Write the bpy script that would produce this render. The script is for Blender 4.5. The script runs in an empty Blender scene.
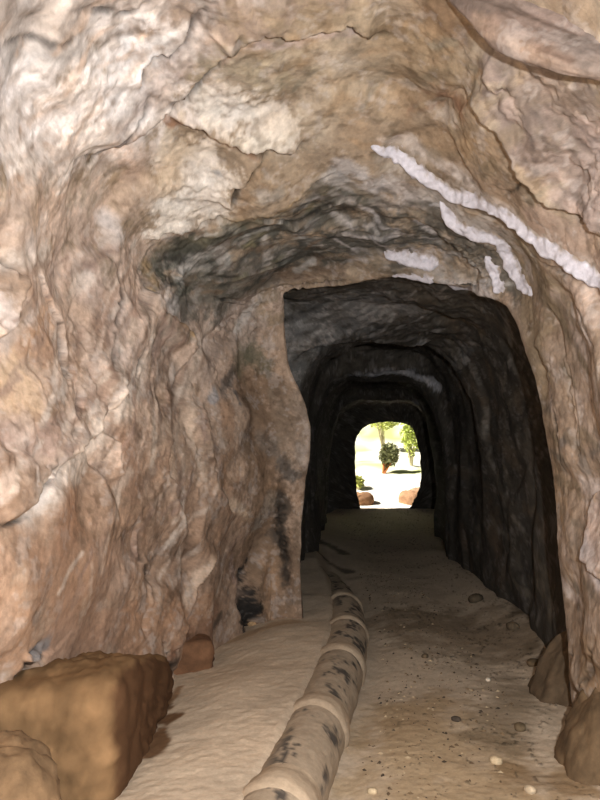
import bpy, bmesh, math, random
import numpy as np
from mathutils import Vector
from mathutils.bvhtree import BVHTree

scene = bpy.context.scene
F32 = np.float32
rng = np.random.default_rng(7)
random.seed(7)

# ------------------------------------------------------------------ camera
FPX, PITCH, CAM = 778.0, math.atan(42.0 / 778.0), np.array([0.0, 0.0, 1.6])
cd = bpy.data.cameras.new('camera'); cam = bpy.data.objects.new('camera', cd)
scene.collection.objects.link(cam)
cam.location = CAM; cam.rotation_euler = (math.pi / 2 + PITCH, 0, 0)
cd.sensor_fit = 'VERTICAL'; cd.sensor_height = 36.0; cd.lens = 36.0 * FPX / 800.0
cd.clip_start = 0.02; cd.clip_end = 500
scene.camera = cam

# ------------------------------------------------------------------ world, sun, flash, exposure
FLASH_W, SUN_W, SKY_W, EXPOSURE = 790.0, 10.5, 0.35, 0.0
w = bpy.data.worlds.new('sky'); scene.world = w; w.use_nodes = True
nt = w.node_tree; nt.nodes.clear()
out = nt.nodes.new('ShaderNodeOutputWorld'); bg = nt.nodes.new('ShaderNodeBackground')
sky = nt.nodes.new('ShaderNodeTexSky'); sky.sky_type = 'HOSEK_WILKIE'; sky.turbidity = 6.0
sky.sun_direction = Vector((-0.72, -0.12, 0.69)).normalized(); sky.ground_albedo = 0.4
bg.inputs['Strength'].default_value = SKY_W
nt.links.new(sky.outputs[0], bg.inputs[0]); nt.links.new(bg.outputs[0], out.inputs[0])
ld = bpy.data.lights.new('sun', 'SUN'); ld.energy = SUN_W; ld.angle = 0.01; ld.color = (1.0, 0.96, 0.88)
sun = bpy.data.objects.new('sun', ld); scene.collection.objects.link(sun)
sun.rotation_euler = Vector((-0.72, -0.12, 0.69)).to_track_quat('Z', 'Y').to_euler()
ld = bpy.data.lights.new('camera_flash', 'POINT'); ld.energy = FLASH_W; ld.shadow_soft_size = 0.018; ld.color = (1.0, 0.985, 0.97)
fl = bpy.data.objects.new('camera_flash', ld); scene.collection.objects.link(fl)
fl.location = (0.30, 0.02, 1.76)
vs = scene.view_settings
vs.view_transform = 'Standard'; vs.look = 'None'; vs.gamma = 1.0; vs.use_curve_mapping = False; vs.exposure = EXPOSURE

# ------------------------------------------------------------------ helpers
def at(px, py, Y):
    """world point at depth Y on the sight line through a place surveyed in the photograph"""
    a, b = (px - 300.0) / FPX, -(py - 400.0) / FPX
    d = np.array([a, math.cos(PITCH) - b * math.sin(PITCH), math.sin(PITCH) + b * math.cos(PITCH)])
    return CAM + d * (Y / d[1])
def ray(px, py):
    p = at(px, py, 1.0) - CAM
    return Vector(p / np.linalg.norm(p))
def lin(c):
    c = np.asarray(c, dtype=float) / 255.0
    return np.where(c <= 0.04045, c / 12.92, ((c + 0.055) / 1.055) ** 2.4)
GR = rng.normal(size=(256, 3)); GR /= np.linalg.norm(GR, axis=1)[:, None]; GR = GR.astype(F32)
def hsh(i, j, k, s):
    h = (i * np.int64(73856093)) ^ (j * np.int64(19349663)) ^ (k * np.int64(83492791)) ^ np.int64(s * 2654435 + 12345)
    h = (h ^ (h >> 13)) * np.int64(1274126177)
    return (h ^ (h >> 16)) & 0x7fffffff
def perlin(p, s=0):
    p = np.asarray(p, dtype=F32); f0 = np.floor(p); f = p - f0; i = f0.astype(np.int64)
    u = f * f * f * (f * (f * 6 - 15) + 10)
    r = np.zeros(len(p), F32)
    for dx in (0, 1):
        wx = u[:, 0] if dx else 1 - u[:, 0]
        for dy in (0, 1):
            wy = wx * (u[:, 1] if dy else 1 - u[:, 1])
            for dz in (0, 1):
                wz = wy * (u[:, 2] if dz else 1 - u[:, 2])
                g = GR[hsh(i[:, 0] + dx, i[:, 1] + dy, i[:, 2] + dz, s) & 255]
                r += wz * (g[:, 0] * (f[:, 0] - dx) + g[:, 1] * (f[:, 1] - dy) + g[:, 2] * (f[:, 2] - dz))
    return r * 1.6
def fbm(p, sc, oct=4, s=0, gain=0.5, ridge=False):
    r, a, t = 0, 1.0, 0
    p = np.asarray(p, dtype=F32) * sc
    for o in range(oct):
        n = perlin(p, s + o * 17)
        r = r + a * ((1 - 2 * np.abs(n)) if ridge else n); t += a
        a *= gain; p = p * 2.03 + 11.3
    return r / t if ridge else r
def worley(p, sc, s=0):
    """faceted rock: distance to the border between cells, and a random plane per cell"""
    p = np.asarray(p, dtype=F32) * sc; i0 = np.floor(p).astype(np.int64)
    d1 = np.full(len(p), 9e9, F32); d2 = d1.copy(); pl = np.zeros(len(p), F32); ws = np.zeros(len(p), F32)
    for dx in (-1, 0, 1):
        for dy in (-1, 0, 1):
            for dz in (-1, 0, 1):
                c = i0 + np.array([dx, dy, dz]); h = hsh(c[:, 0], c[:, 1], c[:, 2], s)
                jit = np.stack([(h & 1023), (h >> 10) & 1023, (h >> 20) & 1023], 1).astype(F32) / 1023.0
                v = p - (c + jit); d = (v * v).sum(1)
                n = d < d1
                d2 = np.where(n, d1, np.minimum(d2, d)); d1 = np.where(n, d, d1)
                g = GR[(h >> 7) & 255]
                wt = np.exp(-16.0 * d); ws += wt; pl += wt * ((v * g).sum(1) + ((h >> 5) & 255) / 255.0 * 0.5 - 0.25)
    return np.sqrt(d2) - np.sqrt(d1), pl / np.maximum(ws, 1e-12), None
def streak(p, d, along, across, oct=3, s=0, ridge=False):
    d = np.asarray(d, float); d = d / np.linalg.norm(d)
    a = np.cross(d, [0.31, 0.77, 0.55]); a /= np.linalg.norm(a); b = np.cross(d, a)
    q = np.stack([p @ d * along, p @ a * across, p @ b * across], 1)
    return fbm(q, 1.0, oct, s, 0.55, ridge)
def sstep(x, a, b):
    t = np.clip((x - a) / (b - a), 0, 1); return t * t * (3 - 2 * t)
def pchip(x, y, xq):
    """monotone cubic through y (n, ...) at x"""
    y = np.asarray(y, float); x = np.asarray(x, float)
    sh = (-1,) + (1,) * (y.ndim - 1)
    h = np.diff(x).reshape(sh); dl = np.diff(y, axis=0) / h
    m = np.zeros_like(y); m[0], m[-1] = dl[0], dl[-1]
    ok = dl[1:] * dl[:-1] > 0
    with np.errstate(divide='ignore', invalid='ignore'):
        hm = 2 * dl[1:] * dl[:-1] / (dl[1:] + dl[:-1])
    m[1:-1] = np.where(ok, hm, 0)
    k = np.clip(np.searchsorted(x, xq, 'right') - 1, 0, len(x) - 2)
    t = ((xq - x[k]) / (x[k + 1] - x[k])).reshape(sh); hh = (x[k + 1] - x[k]).reshape(sh)
    return ((2 * t**3 - 3 * t**2 + 1) * y[k] + (t**3 - 2 * t**2 + t) * hh * m[k] + (-2 * t**3 + 3 * t**2) * y[k + 1] + (t**3 - t**2) * hh * m[k + 1])
def link(name, me, mat=None, parent=None, **props):
    o = bpy.data.objects.new(name, me); scene.collection.objects.link(o)
    if mat and me: me.materials.append(mat)
    if parent: o.parent = parent
    for k, v in props.items(): o[k] = v
    return o
def mesh_np(name, V, Q, col=None, smooth=True):
    me = bpy.data.meshes.new(name); V = np.asarray(V, F32); Q = np.asarray(Q, np.int32); k = Q.shape[1]
    me.vertices.add(len(V)); me.vertices.foreach_set('co', V.ravel())
    me.loops.add(Q.size); me.loops.foreach_set('vertex_index', Q.ravel())
    me.polygons.add(len(Q)); me.polygons.foreach_set('loop_start', np.arange(0, Q.size, k, dtype=np.int32))
    me.polygons.foreach_set('loop_total', np.full(len(Q), k, np.int32))
    me.update(calc_edges=True)
    me.polygons.foreach_set('use_smooth', np.full(len(Q), smooth))
    if col is not None:
        a = me.color_attributes.new('albedo', 'FLOAT_COLOR', 'POINT')
        a.data.foreach_set('color', np.concatenate([col, np.ones((len(V), 1))], 1).astype(F32).ravel())
    return me
def grid_quads(nr, nc):
    i = np.arange(nr * nc).reshape(nr, nc)
    return np.stack([i[:-1, :-1], i[:-1, 1:], i[1:, 1:], i[1:, :-1]], -1).reshape(-1, 4)
def grid_normals(G):
    n = np.cross(np.gradient(G, axis=1), np.gradient(G, axis=0)); l = np.linalg.norm(n, axis=-1, keepdims=True)
    return n / np.maximum(l, 1e-9)

# ------------------------------------------------------------------ materials
def nodes(name):
    m = bpy.data.materials.new(name); m.use_nodes = True
    t = m.node_tree; b = t.nodes['Principled BSDF']
    return m, t, b, t.nodes.new, t.links.new
def mat_surface(name, rough=0.9, spec=0.25, contrast=0.35, scale=30.0, bump=0.5, base=None, bdist=0.006):
    """a stone or earth surface: the mesh's own colour, broken up by fine grain, with fine relief"""
    m, t, b, N, L = nodes(name)
    if base is None:
        a = N('ShaderNodeAttribute'); a.attribute_name = 'albedo'; csrc = a.outputs['Color']
    else:
        a = N('ShaderNodeRGB'); a.outputs[0].default_value = (*lin(base), 1); csrc = a.outputs[0]
    co = N('ShaderNodeNewGeometry')
    n1 = N('ShaderNodeTexNoise'); n1.inputs['Scale'].default_value = scale; n1.inputs['Detail'].default_value = 8; n1.inputs['Roughness'].default_value = 0.65
    L(co.outputs['Position'], n1.inputs['Vector'])
    r = N('ShaderNodeMapRange'); r.inputs['From Min'].default_value = 0.3; r.inputs['From Max'].default_value = 0.7
    r.inputs['To Min'].default_value = 1 - contrast; r.inputs['To Max'].default_value = 1 + contrast
    L(n1.outputs['Fac'], r.inputs['Value'])
    mx = N('ShaderNodeMix'); mx.data_type = 'RGBA'; mx.blend_type = 'MULTIPLY'; mx.inputs['Factor'].default_value = 1.0
    L(csrc, mx.inputs['A']); L(r.outputs[0], mx.inputs['B']); L(mx.outputs['Result'], b.inputs['Base Color'])
    n2 = N('ShaderNodeTexNoise'); n2.inputs['Scale'].default_value = scale * 2.3; n2.inputs['Detail'].default_value = 6; n2.inputs['Roughness'].default_value = 0.7
    L(co.outputs['Position'], n2.inputs['Vector'])
    bp = N('ShaderNodeBump'); bp.inputs['Strength'].default_value = bump; bp.inputs['Distance'].default_value = bdist
    L(n2.outputs['Fac'], bp.inputs['Height']); L(bp.outputs[0], b.inputs['Normal'])
    b.inputs['Roughness'].default_value = rough; b.inputs['Specular IOR Level'].default_value = spec
    return m
M_ROCK = mat_surface('rock', contrast=0.2, scale=26, bump=0.4, bdist=0.010)
M_SAND = mat_surface('sand', contrast=0.14, scale=60, bump=0.25, bdist=0.006, spec=0.1)
M_MUD = mat_surface('packed_mud', contrast=0.1, scale=14, bump=0.3, spec=0.1)
M_PIPE = mat_surface('dusty_concrete', contrast=0.15, scale=40, bump=0.4, spec=0.15)
M_CRUST = mat_surface('mineral_crust', contrast=0.12, scale=45, bump=0.7, bdist=0.01)
M_STONE = mat_surface('loose_stone', contrast=0.3, scale=40, bump=0.5)
M_LEAF = mat_surface('leaf', contrast=0.3, scale=6, bump=0.0, rough=0.6)
M_TWIG = mat_surface('pale_bark', contrast=0.3, scale=20, bump=0.5, base=(196, 186, 150))
M_BARK = mat_surface('bark', contrast=0.3, scale=20, bump=0.5, base=(190, 120, 72))

# ------------------------------------------------------------------ rock shell: surveyed stations from the far mouth to behind the camera
NS = 14
def section(xl, xr, zt, yl, yr=None, p=3.8, zb=-0.15):
    yr = yl if yr is None else yr
    pts = []
    for k in range(NS):
        a = math.pi * (1 - k / (NS - 1)); c, s = math.cos(a), math.sin(a)
        ux = math.copysign(abs(c) ** (2 / p), c); uz = abs(s) ** (2 / p)
        x = (xl + xr) / 2 + (xr - xl) / 2 * ux; q = (ux + 1) / 2
        pts.append((x, yl + (yr - yl) * q, zb + (zt - zb) * uz))
    return np.array(pts)
far = np.array([at(px, py, 19.0) for px, py in [(362, 514), (356, 486), (355, 455), (357, 438), (365, 427), (377, 423), (389, 422), (401, 423), (411, 427), (417, 440), (420, 458), (421, 478), (417, 497), (404, 514)]])
A = [(303, 645, 6.5), (300, 590, 6.5), (304, 500, 6.5), (310, 425, 6.45), (289, 358, 6.4), (283, 297, 6.2), (330, 287, 6.0), (390, 278, 5.7), (450, 289, 5.4), (500, 300, 5.0), (525, 348, 4.75), (549, 450, 4.65), (561, 580, 4.55), (577, 740, 4.5)]
A0 = [(270, 645, 6.6), (272, 580, 6.55), (277, 500, 6.35), (272, 427, 6.3), (252, 365, 6.2), (250, 300, 6.0), (310, 266, 5.75), (385, 257, 5.5), (458, 265, 5.2), (513, 281, 4.8), (537, 335, 4.55), (557, 437, 4.5), (569, 570, 4.42), (583, 750, 4.35)]
C1 = [(238, 645, 6.3), (240, 580, 6.15), (243, 500, 5.95), (235, 430, 5.9), (215, 372, 5.8), (213, 300, 5.65), (290, 245, 5.4), (380, 235, 5.2), (465, 240, 4.95), (530, 262, 4.5), (555, 320, 4.3), (570, 420, 4.3), (580, 560, 4.25), (590, 765, 4.15)]
C2 = [(165, 705, 4.9), (163, 620, 4.95), (165, 520, 4.85), (160, 430, 4.85), (150, 360, 4.9), (150, 265, 4.95), (240, 190, 4.75), (370, 160, 4.6), (480, 190, 4.25), (565, 238, 3.9), (590, 300, 3.8), (600, 400, 3.8), (605, 540, 3.85), (607, 800, 3.7)]
C3 = [(70, 850, 3.5), (72, 690, 4.0), (85, 560, 3.85), (70, 440, 3.9), (60, 330, 3.95), (90, 200, 4.1), (190, 90, 4.0), (370, 70, 3.95), (490, 110, 3.6), (605, 180, 3.35), (635, 270, 3.3), (640, 400, 3.3), (645, 540, 3.4), (650, 850, 3.2)]
C4 = [(-120, 1000, 2.5), (-70, 760, 2.9), (-45, 580, 2.75), (-50, 440, 2.8), (-50, 290, 2.85), (-20, 110, 3.0), (120, -40, 3.1), (370, -50, 3.25), (540, -10, 2.85), (690, 90, 2.5), (740, 220, 2.4), (770, 400, 2.4), (770, 600, 2.4), (780, 1030, 2.3)]
P = lambda L: np.array([at(*q) for q in L])
rings = [  # (section, samples up to the next one)
    (far, 10),
    (section(0.6, 3.35, 2.55, 18.85), 12),
    (section(0.5, 3.3, 2.6, 17.2), 16),
    (section(0.5, 2.75, 2.5, 14.6), 8),
    (section(0.45, 2.6, 2.36, 14.4), 8),
    (section(0.4, 2.45, 2.62, 14.1), 16),
    (section(0.25, 2.25, 2.68, 11.2), 10),
    (section(0.2, 2.0, 2.45, 10.75), 16),
    (section(0.14, 1.93, 2.5, 10.3), 10),
    (section(0.05, 2.0, 2.82, 10.0), 30),
    (section(-0.02, 1.97, 2.86, 8.6), 14),
    (section(0.0, 1.93, 2.62, 8.3, 8.2), 40),
    (section(-0.1, 2.0, 2.72, 7.4, 6.9), 50),
    (section(-0.22, 2.05, 2.86, 6.95, 5.8, p=3.0), 40),
    (section(-0.22, 1.95, 2.88, 6.75, 5.2, p=3.0), 24),
    (P(A), 56), (P(A0), 50), (P(C1), 80), (P(C2), 90), (P(C3), 90), (P(C4), 20),
    (section(-1.45, 1.6, 3.5, 1.2), 12), (section(-1.75, 2.1, 3.5, -0.8, .2), 8), (section(-2.3, 3.2, 3.9, -2.8, -.3), 0)]
N_IN = 15   # index of station A
# the two stations just behind the opening follow its outline, stepping back out of sight
def behind(dy, left, top, right):
    a = P(A); o = (a - [1.0, 0, 1.3]) * [1, 0, 1]; o /= np.linalg.norm(o, axis=1)[:, None]
    amt = np.clip(-o[:, 0], 0, 1) * left + np.clip(o[:, 2], 0, 1) * top + np.clip(o[:, 0], 0, 1) * right
    return a + o * amt[:, None] + [0, dy, 0]
rings[13] = (behind(.75, .16, .05, .62), 40); rings[14] = (behind(.22, .10, .07, .34), 24)
NU = 1120
uq = np.linspace(0, NS - 1, NU)
RU = np.stack([pchip(np.arange(NS), r[0], uq) for r in rings])
vq = np.concatenate([np.linspace(i, i + 1, max(n, 1), endpoint=False) for i, (_, n) in enumerate(rings[:-1])] + [[len(rings) - 1.0]])
def shell_at(vq, RU): return pchip(np.arange(len(rings)), RU, vq)
# coarse copy for surveying places of the photograph onto the rock
cs = shell_at(np.linspace(0, len(rings) - 1, 200), RU[:, ::6])
bvh = BVHTree.FromPolygons([Vector(p) for p in cs.reshape(-1, 3)], grid_quads(*cs.shape[:2]).tolist())
def onto(px, py):
    h = bvh.ray_cast(Vector(CAM), ray(px, py))[0]
    return np.array(h) if h else at(px, py, 4.0)

G = shell_at(vq, RU)
for ax in range(2):                       # soften the kinks between stations
    for _ in range(3):
        g = G.copy()
        if ax == 0: g[1:-1] = (G[:-2] + 2 * G[1:-1] + G[2:]) / 4
        else: g[:, 1:-1] = (G[:, :-2] + 2 * G[:, 1:-1] + G[:, 2:]) / 4
        G = g
NRM = grid_normals(G)
ctr = np.array([1.0, 0, 1.3]); 
inw = (NRM * (np.array([1.0, 1.0, 1.3]) * [1, 0, 1] + G * [0, 1, 0] - G)).sum(-1).mean()
if inw < 0: NRM = -NRM
NV = len(vq)

# ------------------------------------------------------------------ strokes on the rock: veins, edges, stains, in metres on the surface
def seg_dist(p, pts):
    """distance to a polyline, its nearest point, its direction there and how far along"""
    best = np.full(len(p), 9e9); C = np.zeros_like(p); T = np.zeros_like(p); S = np.zeros(len(p)); n = len(pts) - 1
    for k in range(max(n, 1)):
        a = pts[k]; b = pts[min(k + 1, n)]; ab = b - a; l2 = max(ab @ ab, 1e-9)
        t = np.clip((p - a) @ ab / l2, 0, 1); c = a + t[:, None] * ab; d = ((p - c) ** 2).sum(1)
        m = d < best
        best = np.where(m, d, best); C = np.where(m[:, None], c, C); T = np.where(m[:, None], ab / math.sqrt(l2), T); S = np.where(m, (k + t) / max(n, 1), S)
    return np.sqrt(best), C, T, S
def world_line(px): return np.array([onto(*q) for q in px])
def near(p, pts, R):
    lo, hi = pts.min(0) - R, pts.max(0) + R
    return np.nonzero(((p >= lo) & (p <= hi)).all(1))[0]

# edges of rock slabs: (line, height, reach) - the side on the right hand as one walks along the line stands proud
LEDGES = [
    ([(240, 15), (226, 45), (206, 72), (186, 95), (160, 113), (138, 130), (118, 148), (98, 168)], .05, 70),
    ([(206, 0), (182, 36), (168, 50), (152, 51), (143, 66), (136, 88)], .03, 40),
    ([(312, 136), (290, 147), (267, 143), (245, 140), (222, 132), (200, 124), (165, 113)], .06, 45),
    ([(268, 143), (252, 160), (237, 178), (228, 200)], .05, 45),
    ([(340, 165), (300, 190), (265, 205), (235, 213), (210, 220), (185, 230), (160, 238), (146, 246)], .04, 40),
    ([(385, 38), (363, 35), (347, 25), (310, 30), (290, 35), (263, 25), (237, 35), (228, 43)], .06, 45),
    ([(612, 247), (600, 235), (578, 217), (560, 197), (543, 173), (530, 157), (513, 137), (497, 120), (477, 107), (462, 92)], .085, 60),
    ([(5, 260), (20, 278), (18, 300), (8, 335), (0, 345)], .05, 30),
    ([(62, 398), (67, 360), (64, 330), (50, 290), (38, 262)], .018, 40),
    ([(147, 283), (160, 310), (185, 333), (193, 347)], .06, 45),
    ([(196, 350), (215, 330), (240, 315), (262, 305), (285, 298)], -.04, 30),
    ([(125, 380), (110, 407), (90, 437), (60, 462), (43, 485), (20, 515), (0, 530)], .05, 60),
    ([(118, 442), (116, 458), (121, 480)], .03, 25),
    ([(143, 510), (143, 557), (157, 580), (153, 605), (140, 640)], -.03, 30),
    ([(170, 430), (168, 470), (180, 510), (190, 540)], .03, 22),
    ([(205, 400), (207, 440), (214, 480), (224, 500), (238, 520)], .035, 30),
    ([(215, 545), (200, 580), (190, 610), (178, 640), (172, 655)], .04, 25),
    ([(500, 300), (488, 297), (470, 291), (440, 284)], .02, 10),
    ([(250, 215), (290, 225), (320, 215), (345, 195)], .015, 20),
    ([(160, 285), (200, 278), (250, 268), (300, 262)], .014, 20),
    ([(215, 297), (240, 302), (270, 292), (300, 290), (330, 288)], -.04, 22),
    ([(545, 300), (558, 330), (567, 370), (575, 420), (577, 470)], -.03, 25),
    ([(605, 590), (590, 560), (585, 520), (590, 480)], .03, 30),
    ([(600, 645), (592, 668), (586, 690), (575, 720), (570, 760)], .015, 22),
    ([(420, 120), (440, 95), (455, 95), (465, 110)], -.03, 30),
    ([(60, 690), (40, 680), (25, 660), (45, 640)], .03, 20),
    ([(430, 343), (415, 341), (395, 341), (375, 336), (350, 336), (335, 340), (310, 348), (290, 362)], .05, 30),
    ([(440, 388), (432, 377), (415, 372), (390, 371), (365, 373), (345, 378)], .05, 25),
]
# cracks: (line, depth, half width in px)
CRACKS = [
    ([(0, 58), (30, 45), (60, 42), (95, 30)], .015, 3), ([(75, 10), (100, 12), (130, 14), (148, 2)], .02, 3),
    ([(77, 163), (90, 160), (102, 160), (112, 145), (120, 135), (140, 110), (147, 90)], .02, 2.5),
    ([(112, 152), (160, 117), (187, 97)], .02, 2.5), ([(150, 92), (175, 96), (192, 84), (205, 65)], .02, 3),
    ([(120, 245), (118, 290), (112, 330), (105, 370)], .02, 3), ([(143, 300), (140, 340), (133, 370), (128, 385)], .025, 3),
    ([(75, 400), (68, 370), (64, 345)], .03, 3), ([(62, 440), (70, 410), (78, 395)], .03, 3.5),
    ([(145, 510), (145, 557), (156, 580), (154, 600)], .025, 2.5), ([(0, 525), (18, 521), (30, 515)], .02, 2),
    ([(567, 288), (587, 313), (592, 333), (602, 348)], .02, 2), ([(600, 640), (590, 670), (583, 700), (572, 725), (570, 770)], .03, 2),
    ([(530, 170), (520, 185), (505, 195)], .01, 2), ([(290, 292), (320, 287), (345, 283)], .06, 3),
    ([(575, 650), (572, 675), (576, 700), (575, 715), (560, 738)], .05, 2.5), ([(160, 640), (168, 668), (185, 672)], .05, 4),
    ([(10, 688), (25, 672), (42, 655)], .05, 5), ([(195, 330), (196, 350)], .03, 3), ([(212, 297), (232, 298)], .03, 2),
    ([(505, 20), (520, 22), (540, 35)], .02, 2), ([(552, 400), (558, 430), (560, 470)], .02, 3), ([(283, 470), (281, 520), (285, 560), (289, 600)], .03, 4),
]
CRACKS += [([(600, 236), (578, 218), (560, 198), (543, 174), (530, 158), (513, 138), (497, 121), (477, 107)], .05, 2.2), ([(372, 150), (388, 158), (405, 170), (424, 185), (450, 200), (470, 207), (495, 218), (515, 231), (540, 251), (565, 267), (590, 283)], .03, 1.8),  # shadow lines below the slab edge and the white crust, drawn as cracks
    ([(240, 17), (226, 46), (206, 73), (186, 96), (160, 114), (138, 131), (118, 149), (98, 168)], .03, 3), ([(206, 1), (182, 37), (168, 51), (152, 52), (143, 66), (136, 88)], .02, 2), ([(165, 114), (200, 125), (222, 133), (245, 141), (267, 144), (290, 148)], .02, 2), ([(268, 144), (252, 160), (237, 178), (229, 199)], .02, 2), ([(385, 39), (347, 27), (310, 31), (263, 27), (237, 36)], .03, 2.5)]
HOLES = [([(247, 580), (243, 598), (246, 618), (253, 633)], .09, 9)]   # a niche at the foot of the wall
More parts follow.
